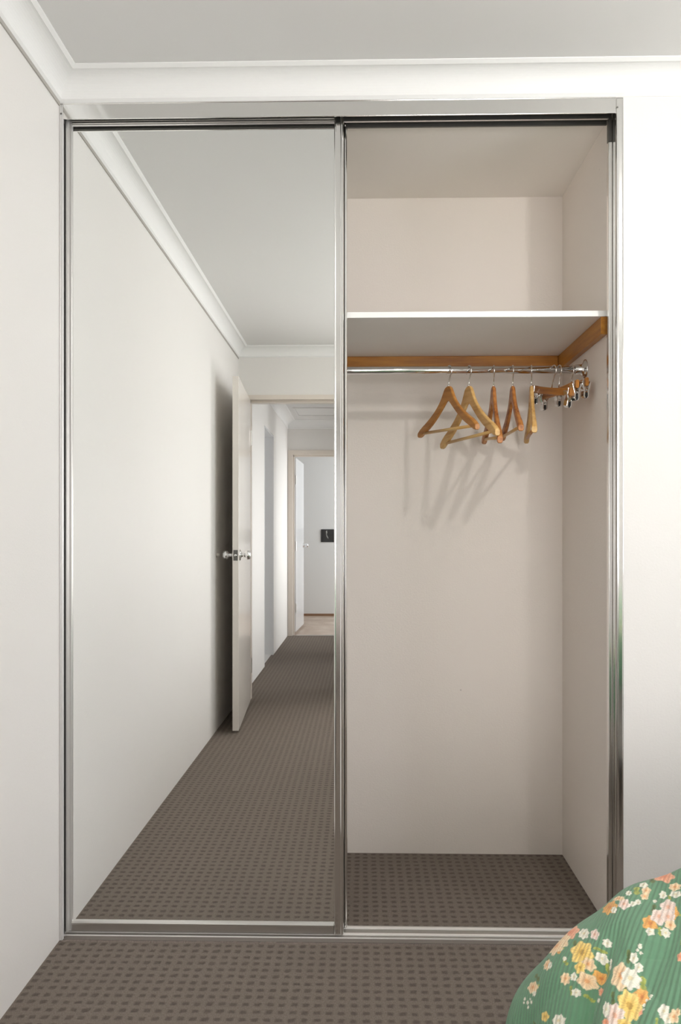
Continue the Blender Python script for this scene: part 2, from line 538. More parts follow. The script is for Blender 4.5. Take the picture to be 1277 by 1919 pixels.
# ------------------------------------------------------------------ sliding mirror doors
def sliding_door(x0, x1, y, label, hidden=False):
    """y: front face of the stiles; the mirror sits 12 mm behind it"""
    d = thing('mirror_door', label, 'sliding door', ((x0 + x1) / 2, y, 0.010))
    ox, oy, oz = d.location
    def ad(name, bm, m, **kw):
        bmesh.ops.translate(bm, verts=bm.verts[:], vec=(-ox, -oy, -oz))
        return link(name, bm, m, d, **kw)
    yb = y + 0.027
    zb, zt = 0.012, 2.300
    # left stile
    bm = bmesh.new()
    prism(bm, [(x0, yb), (x0, y + .004), (x0 + .0015, y + .001), (x0 + .004, y), (x0 + .008, y + .001), (x0 + .0095, y + .006),
               (x0 + .0105, y + .0075), (x0 + .0165, y + .0065), (x0 + .019, y + .008), (x0 + .0195, y + .0125), (x0 + .0195, yb)],
          lambda a, b, t: (a, b, t), zb, zt)
    ad('stile', bm, M_stl)
    bm = bmesh.new()
    prism(bm, [(x1 - .0275, yb), (x1 - .0275, y + .010), (x1 - .0265, y + .0025), (x1 - .0245, y + .0008), (x1 - .0225, y + .0018),
               (x1 - .0215, y + .0025), (x1 - .0100, y + .0025), (x1 - .0090, y + .0018), (x1 - .0070, y), (x1 - .0040, y),
               (x1 - .0015, y + .0020), (x1 - .0002, y + .0060), (x1, yb)],
          lambda a, b, t: (a, b, t), zb, zt)
    ad('stile', bm, M_alu)
    xa, xb = x0 + .0195, x1 - .0275
    bm = bmesh.new()
    prism(bm, [(yb, .0135), (y + .004, .0135), (y + .003, .031), (y + .0005, .0325), (y + .0005, .0375), (y + .006, .0400), (yb, .0400)],
          lambda a, b, t: (t, a, b), xa, xb)
    ad('bottom_rail', bm, M_alub)
    bm = bmesh.new()
    prism(bm, [(yb, 2.2985), (y + .004, 2.2985), (y + .004, 2.2945), (y + .0075, 2.2935), (y + .0045, 2.2915), (y + .0045, 2.288),
               (y + .008, 2.2870), (y + .008, 2.2845), (yb, 2.2845)],
          lambda a, b, t: (t, a, b), xa, xb)
    ad('top_rail', bm, M_alub)
    bm = B((xa - .004, xb + .004, y + 0.0118, y + 0.0158, 0.036, 2.289))
    ad('mirror_glass', bm, M_mirror)
    ad('seal', B((x0 + .0026, x0 + .0042, y - .0010, y + .006, 0.014, 2.298)), M_black)
    # rollers in the top track
    for rx in (x0 + .05, x1 - .0130):
        bm = B((rx - .005, rx + .005, y + .008, y + .018, 2.3000, 2.3130))
        ad('roller_bracket', bm, M_alub)
    return d
sliding_door(-0.8395, -0.0535, 0.0185, 'full height mirror sliding door reflecting the bedroom door and hall, in front')
sliding_door(-0.8395, -0.0445, 0.0580, 'second sliding door stacked behind the mirror door, only its bright edge showing')

# ------------------------------------------------------------------ shelf with timber cleats
sh = thing('closet_shelf', 'white closet shelf resting on orange varnished timber cleats', 'shelf', (0, 0.3, 1.757))
def local(parent, name, bm, m, **kw):
    l = parent.location
    bmesh.ops.translate(bm, verts=bm.verts[:], vec=(-l.x, -l.y, -l.z))
    return link(name, bm, m, parent, **kw)
local(sh, 'shelf_board', B((XL + .001, CW - .001, 0.100, CD - .001, 1.757, 1.773)), M_mel)
local(sh, 'edging', B((XL + .001, CW - .001, 0.0985, 0.1000, 1.7568, 1.7732)), M_meledge)
tag(local(sh, 'cleat', B((XL + .001, CW - .020, CD - .019, CD - .0005, 1.722, 1.7568)), M_cleat, bevel=.001), 'orange timber cleat along the back wall')
tag(local(sh, 'cleat', B((CW - .019, CW - .0005, 0.100, CD - .0005, 1.706, 1.7568)), M_cleaty, bevel=.001), 'orange timber cleat on the right side wall')

# ------------------------------------------------------------------ rail
YR, ZR, RR = 0.320, 1.651, 0.0115
rl = thing('hanging_rail', 'chrome hanging rail fixed under the closet shelf', 'rail', (0, YR, ZR))
bm = bmesh.new()
tube(bm, [(XL + .002, YR, ZR), (CW - .004, YR, ZR)], RR, 28)
local(rl, 'rod', bm, M_chrome, smooth=True)
bm = bmesh.new()
lathe(bm, [(0, .0325), (.002, .0325), (.004, .031), (.0065, .024), (.010, .018), (.016, .0160), (.032, .0155), (.034, .0145), (.034, .0118)],
      (CW - .0005, YR, ZR), (-1, 0, 0), 40)
local(rl, 'end_flange', bm, M_chrome, smooth=True)
bm = bmesh.new()
lathe(bm, [(0, .0325), (.002, .0325), (.004, .031), (.0065, .024), (.010, .018), (.016, .0160), (.032, .0155), (.034, .0145), (.034, .0118)],
      (XL + .0005, YR, ZR), (1, 0, 0), 40)
local(rl, 'end_flange', bm, M_chrome, smooth=True)

# ------------------------------------------------------------------ hangers
def hook(bm, stem, lean=1):
    Rh = 0.0170
    zc = RR + 0.0019 - Rh + 0.0006
    pts = [(0, 0, -stem - 0.006), (0, 0, -stem + 0.010)]
    for k in range(0, 25):
        q = math.radians(-58 + k * (262 / 24))
        pts.append((lean * Rh * math.cos(q), 0, zc + Rh * math.sin(q)))
    # smooth the join a little
    a, b = Vector(pts[1]), Vector(pts[2])
    pts[2:2] = [tuple(a.lerp(b, .35) + Vector((lean * -0.0006, 0, 0))), tuple(a.lerp(b, .75) + Vector((lean * 0.0004, 0, 0)))]
    tube(bm, pts, 0.0019, 10)
    return bm

def coat_hanger(label, x, h, phi, rho, m, bar_m, hw=0.19, bulge=0.004, stem=0.050):
    t = thing('coat_hanger', label, 'hanger', (x, YR, ZR), (0, -rho, -phi), 'wooden coat hangers on the rail')
    tag(link('hook', hook(bmesh.new(), stem), M_wire, t, True), 'thin silver wire hook')
    # outline of one arm (x out, z down from the apex); drop d of the tips follows the hanger's own height
    D = h - stem
    k = D / 0.145
    top = [(0.000, 0.000), (0.010, -0.001), (0.0185, -0.006), (0.026, -0.0165), (0.036, -0.032), (0.052, -0.051), (0.075, -0.071),
           (0.105, -0.091), (0.135, -0.108), (0.160, -0.120), (0.178, -0.131), (0.1865, -0.139), (0.190, -0.148)]
    bot = [(0.1870, -0.1560), (0.178, -0.1580), (0.160, -0.149), (0.130, -0.135), (0.100, -0.119), (0.072, -0.101), (0.046, -0.081),
           (0.026, -0.064), (0.012, -0.052), (0.000, -0.0475)]
    s = hw / 0.19
    bm = bmesh.new()
    rail_t = top
    # resample both edges to the same stations
    def inter(pl, x):
        for (x0, z0), (x1, z1) in zip(pl, pl[1:]):
            if (x0 <= x <= x1) or (x1 <= x <= x0):
                return z0 + (z1 - z0) * ((x - x0) / (x1 - x0) if x1 != x0 else 0)
        return pl[-1][1]
    botr = bot[::-1]
    xs = [0, .006, .012, .0185, .026, .036, .05, .065, .08, .1, .12, .14, .158, .172, .182, .1868]
    sec = []
    for sgn in (-1, 1):
        for xx in (xs if sgn == 1 else xs[:0:-1]):
            zt, zb = inter(top, xx), inter(botr, min(xx, .1870))
            yo = -bulge * (xx / 0.19) ** 1.7
            th = 0.0056 + 0.0028 * max(0, (xx - .05) / .14) ** 1.3
            sec.append((sgn * xx * s, yo, -stem + zt * k, -stem + zb * k, th))
    rings = []
    for X, yo, zt, zb, th in sec:
        c = min(0.004, (zt - zb) * .3)
        ring = [(-th * .55, zt), (th * .55, zt), (th, zt - c), (th, zb + c), (th * .6, zb), (-th * .6, zb), (-th, zb + c), (-th, zt - c)]
        rings.append([bm.verts.new((X, yo + a, z)) for a, z in ring])
    for A, C in zip(rings, rings[1:]):
        for i in range(8):
            j = (i + 1) % 8
            bm.faces.new((A[i], A[j], C[j], C[i]))
    bm.faces.new(rings[0]); bm.faces.new(rings[-1][::-1])
    o = link('wooden_arms', bm, m, t, True, 0.0012, 2)
    o.modifiers.new('normals', 'WEIGHTED_NORMAL')
    # bar between the tips
    bm = bmesh.new()
    xx = 0.168
    zz = -stem + (inter(top, xx) + inter(botr, xx)) / 2 * k - .004
    yo = -bulge * (xx / .19) ** 1.7
    tube(bm, [(-xx * s, yo, zz), (xx * s, yo, zz)], 0.0050, 14)
    link('trouser_bar', bm, bar_m, t, True)
    bm = bmesh.new()
    lathe(bm, [(0, .0034), (.003, .0034), (.0045, .0024), (.0045, 0)], (0, 0, -stem - .001), (0, 0, 1), 14)
    link('ferrule', bm, M_wire, t, True)
    return t

coat_hanger('reddish brown wooden coat hanger, leftmost on the chrome rail', 0.2735, .190, 1.17, -.050, M_w1, M_w2)
coat_hanger('pale blond wooden coat hanger, second from the left on the rail', 0.3365, .217, 1.225, .000, M_w2, M_w2)
coat_hanger('dark honey wooden coat hanger seen almost edge-on, in the middle of the five', 0.415, .218, 1.60, -.109, M_w3, M_w2)
coat_hanger('brown wooden coat hanger with dark grain streaks, fourth from the left', 0.475, .197, 1.607, -.043, M_w3, M_w2)
coat_hanger('wooden coat hanger with a light edge, seen edge-on next to the clip hangers', 0.534, .204, 1.718, -.030, M_w2, M_w1)

def clip_hanger(label, x, phi, rho, stem=0.052, hw=0.125, lean=1):
    t = thing('clip_hanger', label, 'hanger', (x, YR, ZR), (0, -rho, -phi), 'wooden clip hangers on the rail')
    tag(link('hook', hook(bmesh.new(), stem, lean), M_wire, t, True), 'thin silver wire hook')
    bm = bmesh.new()
    n = 17
    rings = []
    for i in range(n):
        q = -1 + 2 * i / (n - 1)
        zt = -stem - 0.0035 + 0.0045 * abs(q) ** 2
        zb = -stem - 0.026 + 0.002 * abs(q) ** 2
        th = 0.0052
        rings.append([bm.verts.new((q * hw, a, z)) for a, z in
                      ((-th * .6, zt), (th * .6, zt), (th, zt - .002), (th, zb + .002), (th * .6, zb), (-th * .6, zb), (-th, zb + .002), (-th, zt - .002))])
    for A, C in zip(rings, rings[1:]):
        for i in range(8):
            j = (i + 1) % 8
            bm.faces.new((A[i], A[j], C[j], C[i]))
    bm.faces.new(rings[0]); bm.faces.new(rings[-1][::-1])
    link('wooden_bar', bm, M_w4, t, bevel=.001)
    zm = -stem - 0.015
    for sg in (-1, 1):
        cx = sg * (hw - 0.014)
        bm = bmesh.new()
        W = 0.0105
        # collar round the bar
        prism(bm, [(-.0068, zm + .0150), (.0068, zm + .0150), (.0068, zm - .0140), (.0055, zm - .0140), (.0055, zm + .0135), (-.0055, zm + .0135),
                   (-.0055, zm - .0140), (-.0068, zm - .0140)], lambda a, b, q: (q, a, b), cx - .005, cx + .005)
        # two sprung jaws: folded plates with side walls
        for sy in (-1, 1):
            prism(bm, [(sy * .0118, zm + .0060), (sy * .0150, zm + .0040), (sy * .0082, zm - .0240), (sy * .0092, zm - .0390),
                       (sy * .0050, zm - .0455), (sy * .0020, zm - .0440), (sy * .0044, zm - .0385), (sy * .0036, zm - .0240)],
                  lambda a, b, q: (q, a, b), cx - W, cx + W)
        tube(bm, [(cx - W - .001, 0, zm - .021), (cx + W + .001, 0, zm - .021)], .0024, 10)
        cl = link('clip', bm, M_chrome, t, bevel=.0004)
        bm = B((cx - W * .85, cx + W * .85, -.0042, -.0004, zm - .0445, zm - .028), (cx - W * .85, cx + W * .85, .0004, .0042, zm - .0445, zm - .028))
        tag(link('clip_pad', bm, M_black, cl), 'black rubber pad')
    return t
clip_hanger('front wooden clip hanger with metal clips, hanging tilted at the right of the rail', 0.604, 1.31, -.213)
clip_hanger('wooden clip hanger behind the tilted one, crossing under its bar', 0.6215, 1.37, -.025, .053)
clip_hanger('wooden clip hanger nearest the right closet wall', 0.6610, 1.46, -.055, .043)

# ------------------------------------------------------------------ bedroom doorway (seen in the mirror)
def frame(name, xa, xb, y0, y1, top, wide, label, m=M_trim, proud=.012):
    """steel door frame: flat face round the opening on both sides, lining and stop"""
    bm = bmesh.new()
    for (yy0, yy1) in ((y1, y1 + proud), (y0 - proud, y0)):
        box(bm, xa - wide, xa, yy0, yy1, 0, top + wide)
        box(bm, xb, xb + wide, yy0, yy1, 0, top + wide)
        box(bm, xa, xb, yy0, yy1, top, top + wide)
    box(bm, xa - .004, xa, y0, y1, 0, top)
    box(bm, xb, xb + .004, y0, y1, 0, top)
    box(bm, xa, xb, y0, y1, top, top + .006)
    ym = (y0 + y1) / 2
    box(bm, xa, xa + .012, y0, ym - .0, 0, top)
    box(bm, xb - .012, xb, y0, ym - .0, 0, top)
    box(bm, xa, xb, y0, ym, top - .014, top)
    return struct(name, bm, m, label, 'door frame')
frame('trim_8', -0.780, 0.020, YB - .1, YB, 2.046, .030, 'beige door frame of the bedroom doorway, seen in the mirror')
frame('trim_9', -0.785, 0.045, YE - .1, YE, 2.020, .052, 'beige door frame at the far end of the hall, seen in the mirror')
struct('trim_10', B((-0.785, 0.045, YE - .05, YE - .015, 0, .004)), M_alub, 'pale threshold strip between hall carpet and far floor', 'threshold')
struct('trim_11', B((XH - .09, XH + .002, -4.354, -4.342, 0, 2.06), (XH - .09, XH + .002, -5.008, -4.996, 0, 2.06),
                    (XH - .09, XH + .002, -5.008, -4.342, 2.046, 2.062)), M_doorw, 'white lining of the tall opening in the hall wall', 'opening lining')

def leaf(name, hinge, ang, width, thick, height, m, label, knob_z, side):
    """door leaf: local +y runs from the hinge to the leading edge, +x faces the passage"""
    d = bpy.data.objects.new(name, None)
    COL.objects.link(d)
    d.location = hinge
    d.rotation_euler = (0, 0, ang)
    tag(d, label, 'door', None, 'structure')
    link('door_leaf', B((-thick, 0, 0, width, .015, height)), m, d, bevel=.0012)
    ky = width - .062
    for sg, x0 in ((1, 0), (-1, -thick)):
        bm = bmesh.new()
        lathe(bm, [(0, .0315), (.003, .0315), (.006, .029), (.009, .017), (.012, .0115), (.024, .0100), (.027, .0130), (.031, .0205), (.038, .0255),
                   (.047, .0270), (.056, .0240), (.062, .0165), (.0645, .008), (.065, 0)], (x0, ky, knob_z), (sg, 0, 0), 32)
        tag(link('door_knob', bm, M_chrome, d, True), 'round polished knob')
    link('latch_plate', B((-thick / 2 - .0125, -thick / 2 + .0125, width, width + .0012, knob_z - .030, knob_z + .030)), M_alud, d)
    bm = bmesh.new()
    lathe(bm, [(0, .008), (.006, .008), (.011, .005), (.0115, 0)], (-thick / 2, width + .001, knob_z), (0, 1, 0), 16)
    link('latch_bolt', bm, M_chrome, d, True)
    for hz in (.25, height - .25):
        bm = bmesh.new()
        tube(bm, [(.004, -.004, hz - .05), (.004, -.004, hz + .05)], .006, 12)
        link('hinge', bm, M_alub, d)
    return d
ang = -math.atan2(0.0495, 0.803)
leaf('door_1', (-0.7555, -2.958, 0), ang, 0.803, .035, 2.030, M_door, 'open beige bedroom door with round silver knobs, seen edge-on in the mirror', 1.012, 1)
bm = bmesh.new()
lathe(bm, [(0, .013), (.004, .013), (.010, .010), (.018, .0095), (.020, .007), (.020, 0)], (XL, -2.215, 1.012), (1, 0, 0), 20)
tag(link('door_stop', bm, mat('stop_rubber', (.45, .42, .38), .6), None, True), 'small round door stop on the left wall behind the knob', 'door stop')
# far door
d2 = bpy.data.objects.new('door_2', None)
COL.objects.link(d2)
d2.location = (-0.760, YE - .118, 0)
d2.rotation_euler = (0, 0, math.atan2(.030, .74))
tag(d2, 'white door standing open into the far room, seen in the mirror', 'door', None, 'structure')
link('door_leaf', B((-.035, 0, -.76, 0, .03, 2.000)), M_doorw, d2, bevel=.0012)
for sg, x0 in ((1, 0), (-1, -.035)):
    bm = bmesh.new()
    lathe(bm, [(0, .030), (.004, .030), (.010, .015), (.030, .012), (.034, .022), (.045, .027), (.056, .024), (.064, .010), (.065, 0)], (x0, -.70, 1.00), (sg, 0, 0), 24)
    tag(link('door_knob', bm, M_chrome, d2, True), 'round polished knob')
for hz in (.3, 1.0, 1.75):
    bm = bmesh.new()
    tube(bm, [(.003, .004, hz - .05), (.003, .004, hz + .05)], .006, 10)
    link('hinge', bm, M_alub, d2)

# hatch in the hall ceiling
hx0, hx1, hy0, hy1 = -0.705, -0.13, -5.96, -5.46
struct('trim_12', B((hx0, hx1, hy0, hy0 + .022, H - .010, H), (hx0, hx1, hy1 - .022, hy1, H - .010, H),
                    (hx0, hx0 + .022, hy0 + .022, hy1 - .022, H - .010, H), (hx1 - .022, hx1, hy0 + .022, hy1 - .022, H - .010, H),
                    (hx0 + .026, hx1 - .026, hy0 + .026, hy1 - .026, H - .004, H)), M_ceil,
       'white square access hatch in the hall ceiling, seen in the mirror', 'ceiling hatch')
# black wall panel on the far wall
pn = thing('wall_picture', 'small glossy black square picture on the white far wall in the mirror', 'picture', (-0.485, -8.476, 1.115))
link('backing', B((-.100, .100, 0, .012, -.089, .089)), M_panel, pn, bevel=.002)
mg = mat('panel_reflection', (.42, .42, .40), .5)  # whitish reflection on the glossy panel, put in as pale colour
bm = bmesh.new()
tube(bm, [(-.03, .0125, .050), (-.022, .0125, .070), (-.018, .0125, .045), (-.024, .0125, .020), (-.012, .0125, -.015), (.004, .0125, -.040)],
     [.004, .008, .007, .003, .006, .002], 8)
for v in bm.verts:
    v.co.y = .0120 + (v.co.y - .0125) * .2
tag(link('pale_reflection', bm, mg, pn), 'pale curved mark painted in for a reflection')

# ------------------------------------------------------------------ carpet edge along the bottom track
def fray():
    bm = bmesh.new()
    n = 900
    prev = None
    x0, x1 = -0.835, 0.70
    rnd = random.Random(3)
    w1 = 0
    for i in range(n + 1):
        x = x0 + (x1 - x0) * i / n
        w1 = w1 * .8 + rnd.uniform(-1, 1) * .0011
        y = -0.0060 + w1
        hh = .0022 + rnd.random() * .0022
        ring = [bm.verts.new(p) for p in ((x, y - .0022, 0), (x, y - .0006, hh), (x, y + .0010, hh * .8), (x, y + .003, 0))]
        if prev:
            for a in range(3):
                bm.faces.new((prev[a], ring[a], ring[a + 1], prev[a + 1]))
        prev = ring
    return bm
struct('trim_13', fray(), mat('carpet_fray', (.23, .19, .165), .9), 'frayed carpet edge in front of the wardrobe track', 'carpet edge')
struct('trim_14', B((-0.835, 0.70, -0.0025, 0.0163, 0.0002, 0.0030)), mat('edge_strip', (.20, .175, .155), .8),
       'dark strip between the carpet and the wardrobe track', 'edge strip')

# ------------------------------------------------------------------ ceiling lamp (above the picture), windows (the back one added for fill light)
lamp = thing('ceiling_lamp', 'bare bulb in a white batten holder on the bedroom ceiling', 'lamp', (LAMP[0], LAMP[1], H))
bm = bmesh.new()
lathe(bm, [(0, .045), (.012, .045), (.018, .030), (.045, .024), (.060, .021), (.060, 0)], (0, 0, 0), (0, 0, -1), 24)
link('lamp_holder', bm, M_mel, lamp, True)
mb = mat('lit_bulb', (1, .95, .88), .4)
mb.node_tree.nodes['Principled BSDF'].inputs['Emission Color'].default_value = (1, .93, .84, 1)
mb.node_tree.nodes['Principled BSDF'].inputs['Emission Strength'].default_value = 12
bm = bmesh.new()
lathe(bm, [(.058, .013), (.070, .015), (.090, .026), (.110, .031), (.130, .028), (.146, .015), (.150, 0)], (0, 0, 0), (0, 0, -1), 24)
link('bulb', bm, mb, lamp, True)

struct('window_1', B((XR + .02, XR + .07, -2.08, -1.02, 0.92, 0.96), (XR + .02, XR + .07, -2.08, -1.02, 2.04, 2.08),
                     (XR + .02, XR + .07, -2.08, -2.04, 0.96, 2.04), (XR + .02, XR + .07, -1.06, -1.02, 0.96, 2.04),
                     (XR + .02, XR + .07, -1.565, -1.535, 0.96, 2.04)), M_alub,
       'aluminium window frame in the bedroom wall right of the photograph', 'window')
struct('added_back_window', B((0.18, 1.14, YB - .07, YB - .03, 0.80, 0.83), (0.18, 1.14, YB - .07, YB - .03, 1.49, 1.52),
                     (0.18, 0.21, YB - .07, YB - .03, 0.83, 1.49), (1.11, 1.14, YB - .07, YB - .03, 0.83, 1.49)), M_alub,
       'added aluminium window frame around the fill light behind the camera', 'window')  # unseen frame, added to hold the closet fill light
def loc2(parent, name, b, m, **kw):
    l = parent.location
    bm = B(b)
    bmesh.ops.translate(bm, verts=bm.verts[:], vec=(-l.x, -l.y, -l.z))
    return link(name, bm, m, parent, **kw)
# ------------------------------------------------------------------ bed
bed = thing('bed', 'bed with a white mattress under the green floral duvet', 'bed', (1.3, -1.75, 0))
loc2(bed, 'mattress', (0.32, 2.24, -2.30, -1.33, 0.36, 0.60), M_mel, bevel=.05, seg=4)
loc2(bed, 'bed_base', (0.34, 2.24, -2.29, -1.35, 0.12, 0.36), M_mel, bevel=.01)
for lx in (0.42, 2.14):
    for ly in (-2.2, -1.45):
        loc2(bed, 'leg', (lx - .025, lx + .025, ly - .025, ly + .025, 0, 0.12), M_w4)

# cloth coords (s,t) metres, s increases toward +x (bed head), t toward +y (wall). origin at the cloth point over (X0,Y1) core corner centre
DP=dict(cx=.4961,cy=-1.2363,rc=.1907,z0=.6689,r=.1279,crown=.0345,maxa=1.35,rot=-.0038,sl=.0445,bm=.0697)
def duvet(s,t):
    P=DP
    # flat position relative to corner centre
    dx=np.minimum(s,0.0); dy=np.maximum(t,0.0)
    dd=np.hypot(dx,dy)
    e=np.maximum(dd-P['rc'],0)
    ux=np.where(dd>1e-9,dx/np.maximum(dd,1e-9),0); uy=np.where(dd>1e-9,dy/np.maximum(dd,1e-9),0)
    a=np.minimum(e/P['r'],P['maxa'])
    rest=np.maximum(e-P['r']*P['maxa'],0)
    out=P['r']*np.sin(a)+rest*np.cos(P['maxa'])
    down=P['r']*(1-np.cos(a))+rest*np.sin(P['maxa'])
    inner=np.minimum(dd,P['rc'])
    x=P['cx']+np.maximum(s,0)+ux*(inner+out)
    y=P['cy']+np.minimum(t,0)+uy*(inner+out)
    # crown: puff toward the inside
    puff=P['crown']*(1-np.exp(-((np.maximum(s,0)+np.maximum(-t,0)*1.0)/.35)))-.09*np.clip(inner/P['rc'],0,1)**2*.25
    # folds
    th=np.arctan2(dy,-dx+1e-9)
    q=s*np.cos(1.02)+t*np.sin(1.02)*-1
    f=.006*np.sin(th*5+1.0)*np.clip(e/.12,0,1)+.004*np.sin((s*.94-t*.34)*30+.6)+.002*np.sin((s*.94-t*.34)*71+2)
    z=P['z0']+puff-down
    q=.862*s-.507*t
    f=f-.0085*np.exp(-((q+.192)/.014)**2)*np.clip((.09-t)/.10,0,1)-.004*np.exp(-((q+.135)/.012)**2)*np.clip((.13-t)/.10,0,1)
    x=x+ux*f; y=y+uy*f; z=z+f*np.cos(a)*.8
    x=x+.35*np.maximum(-t-.25,0)
    z=z+P['sl']*(np.clip(s,-1,.45)-np.clip(t,-.5,1))+P['bm']*np.clip((s+.12)/.25,0,1)**2*(3-2*np.clip((s+.12)/.25,0,1))
    c,n=np.cos(P['rot']),np.sin(P['rot'])
    ax,ay=x-P['cx'],y-P['cy']
    return P['cx']+ax*c-ay*n,P['cy']+ax*n+ay*c,z

FLOWERS = """-0.233 0.049 0.0312 0.0126 1.44 y;-0.218 0.103 0.0218 0.0065 1.43 w;-0.207 0.084 0.0185 0.0058 1.44 k;-0.2 0.051 0.0104 0.0052 1.47 w;-0.217 0.024 0.0123 0.0063 1.51 w;-0.234 0.019 0.0139 0.0069 1.48 p;-0.244 0.018 0.0129 0.0056 1.4 y;-0.246 -0.009 0.018 0.0085 1.53 p;-0.232 -0.009 0.0151 0.007 1.55 o;-0.255 0.007 0.0077 0.0035 1.39 w;-0.264 0.011 0.0115 0.0054 1.43 p;-0.241 -0.035 0.0097 0.0033 1.4 c;-0.237 -0.044 0.0069 0.003 1.5 c;-0.262 -0.023 0.0087 0.0043 1.54 w;-0.255 0.041 0.0077 0.0039 1.62 l;-0.22 -0.006 0.0198 0.0067 1.38 l;-0.255 -0.038 0.008 0.0041 1.75 l;-0.236 0.073 0.017 0.0051 1.37 g;-0.213 0.04 0.0101 0.0056 2.05 l;-0.265 -0.015 0.0092 0.0029 1.35 l;-0.254 0.051 0.0058 0.0023 1.49 w;-0.21 0.011 0.0074 0.0022 1.31 w;-0.214 0.0 0.0065 0.0026 1.36 w;-0.248 -0.048 0.0054 0.0024 1.54 w;-0.207 -0.037 0.0335 0.0101 1.26 p;-0.2 -0.043 0.0257 0.0077 1.23 w;-0.181 0.001 0.0123 0.0037 1.23 w;-0.184 -0.019 0.011 0.0033 1.23 w;-0.22 -0.095 0.0291 0.0087 1.25 y;-0.204 -0.078 0.0188 0.0056 1.23 o;-0.216 -0.107 0.0084 0.0027 1.22 c;-0.237 -0.108 0.0215 0.0075 1.31 k;-0.241 -0.092 0.0137 0.0041 1.32 w;-0.194 -0.053 0.0172 0.0052 1.23 l;-0.185 0.005 0.0141 0.0042 1.23 g;-0.229 -0.08 0.0134 0.004 1.28 g;-0.167 0.023 0.0062 0.0019 1.21 w;-0.171 0.01 0.0035 0.0015 1.18 w;-0.172 0.016 0.0036 0.0013 1.2 w;-0.195 -0.076 0.0049 0.0015 1.17 w;-0.202 -0.085 0.0036 0.0011 1.18 w;-0.198 -0.082 0.0031 0.0009 1.18 w;-0.208 -0.095 0.004 0.0012 1.21 w;-0.211 -0.103 0.0025 0.0009 1.19 w;-0.209 -0.057 0.0125 0.0038 1.25 g;-0.235 -0.123 0.0092 0.0051 1.35 y;-0.248 -0.111 0.0063 0.0035 1.68 c;-0.099 0.126 0.0277 0.0083 1.21 k;-0.12 0.098 0.0263 0.0079 1.19 k;-0.111 0.097 0.0229 0.0069 1.2 k;-0.137 0.078 0.0231 0.0069 1.21 o;-0.118 0.075 0.0136 0.0053 1.18 p;-0.145 0.056 0.0105 0.0037 1.18 w;-0.116 0.124 0.015 0.0045 1.2 g;-0.135 0.058 0.0108 0.0035 1.18 l;-0.098 0.1 0.0071 0.0051 1.82 l;-0.088 0.17 0.0137 0.0041 1.2 w;-0.105 0.151 0.0071 0.0021 1.2 w;-0.066 0.186 0.0118 0.0072 1.34 p;-0.075 0.162 0.0145 0.0066 1.43 w;-0.131 0.056 0.0131 0.0039 1.2 w;-0.101 0.108 0.0208 0.0063 1.2 o;-0.085 0.157 0.0101 0.0033 1.25 l;-0.164 0.16 0.0379 0.0114 1.44 o;-0.163 0.135 0.0147 0.0044 1.42 w;-0.145 0.143 0.02 0.0076 1.33 k;-0.134 0.14 0.0094 0.0033 1.21 w;-0.126 0.146 0.0105 0.0034 1.19 w;-0.102 0.187 0.0156 0.0051 1.19 p;-0.111 0.167 0.013 0.0043 1.17 p;-0.113 0.189 0.0173 0.0075 1.24 l;-0.126 0.183 0.0131 0.0039 1.3 w;-0.096 0.213 0.0166 0.005 1.26 w;-0.144 0.176 0.0201 0.006 1.71 p;-0.06 0.242 0.0398 0.0119 1.41 c;-0.077 0.236 0.0203 0.0061 1.3 g;-0.23 0.141 0.04 0.012 1.45 c;-0.247 0.119 0.04 0.012 1.48 p;-0.256 0.078 0.0072 0.0022 1.51 o;-0.249 0.084 0.0064 0.0019 1.51 l;-0.255 0.115 0.04 0.012 1.51 p;-0.276 0.069 0.0188 0.0056 1.6 p;-0.272 0.079 0.011 0.0033 1.62 g;-0.273 0.059 0.0094 0.0028 1.52 w;-0.305 0.056 0.0221 0.0066 1.76 p;-0.295 0.068 0.0163 0.0049 1.64 g;-0.299 0.049 0.0094 0.0028 1.89 l;-0.306 0.038 0.0074 0.0026 1.75 w;-0.321 0.055 0.0048 0.0016 1.65 w;-0.319 0.04 0.0049 0.0018 1.67 w;-0.314 0.031 0.0041 0.0016 1.73 w;-0.321 0.031 0.0036 0.0014 1.79 w;-0.324 0.05 0.0038 0.0012 1.8 w;-0.314 0.039 0.0032 0.0011 1.75 w;-0.304 -0.021 0.0111 0.0049 1.75 y;-0.292 -0.049 0.0125 0.0064 1.79 w;-0.321 -0.005 0.0057 0.0026 1.74 g;-0.194 -0.109 0.0149 0.0045 1.17 w;-0.196 -0.123 0.0112 0.0034 1.18 w;-0.189 -0.119 0.0135 0.0041 1.19 p;-0.207 -0.129 0.0078 0.0023 1.2 l;-0.183 -0.113 0.0075 0.0022 1.19 p;-0.138 -0.007 0.0119 0.0036 1.19 c;-0.124 0.026 0.0068 0.0021 1.19 l"""

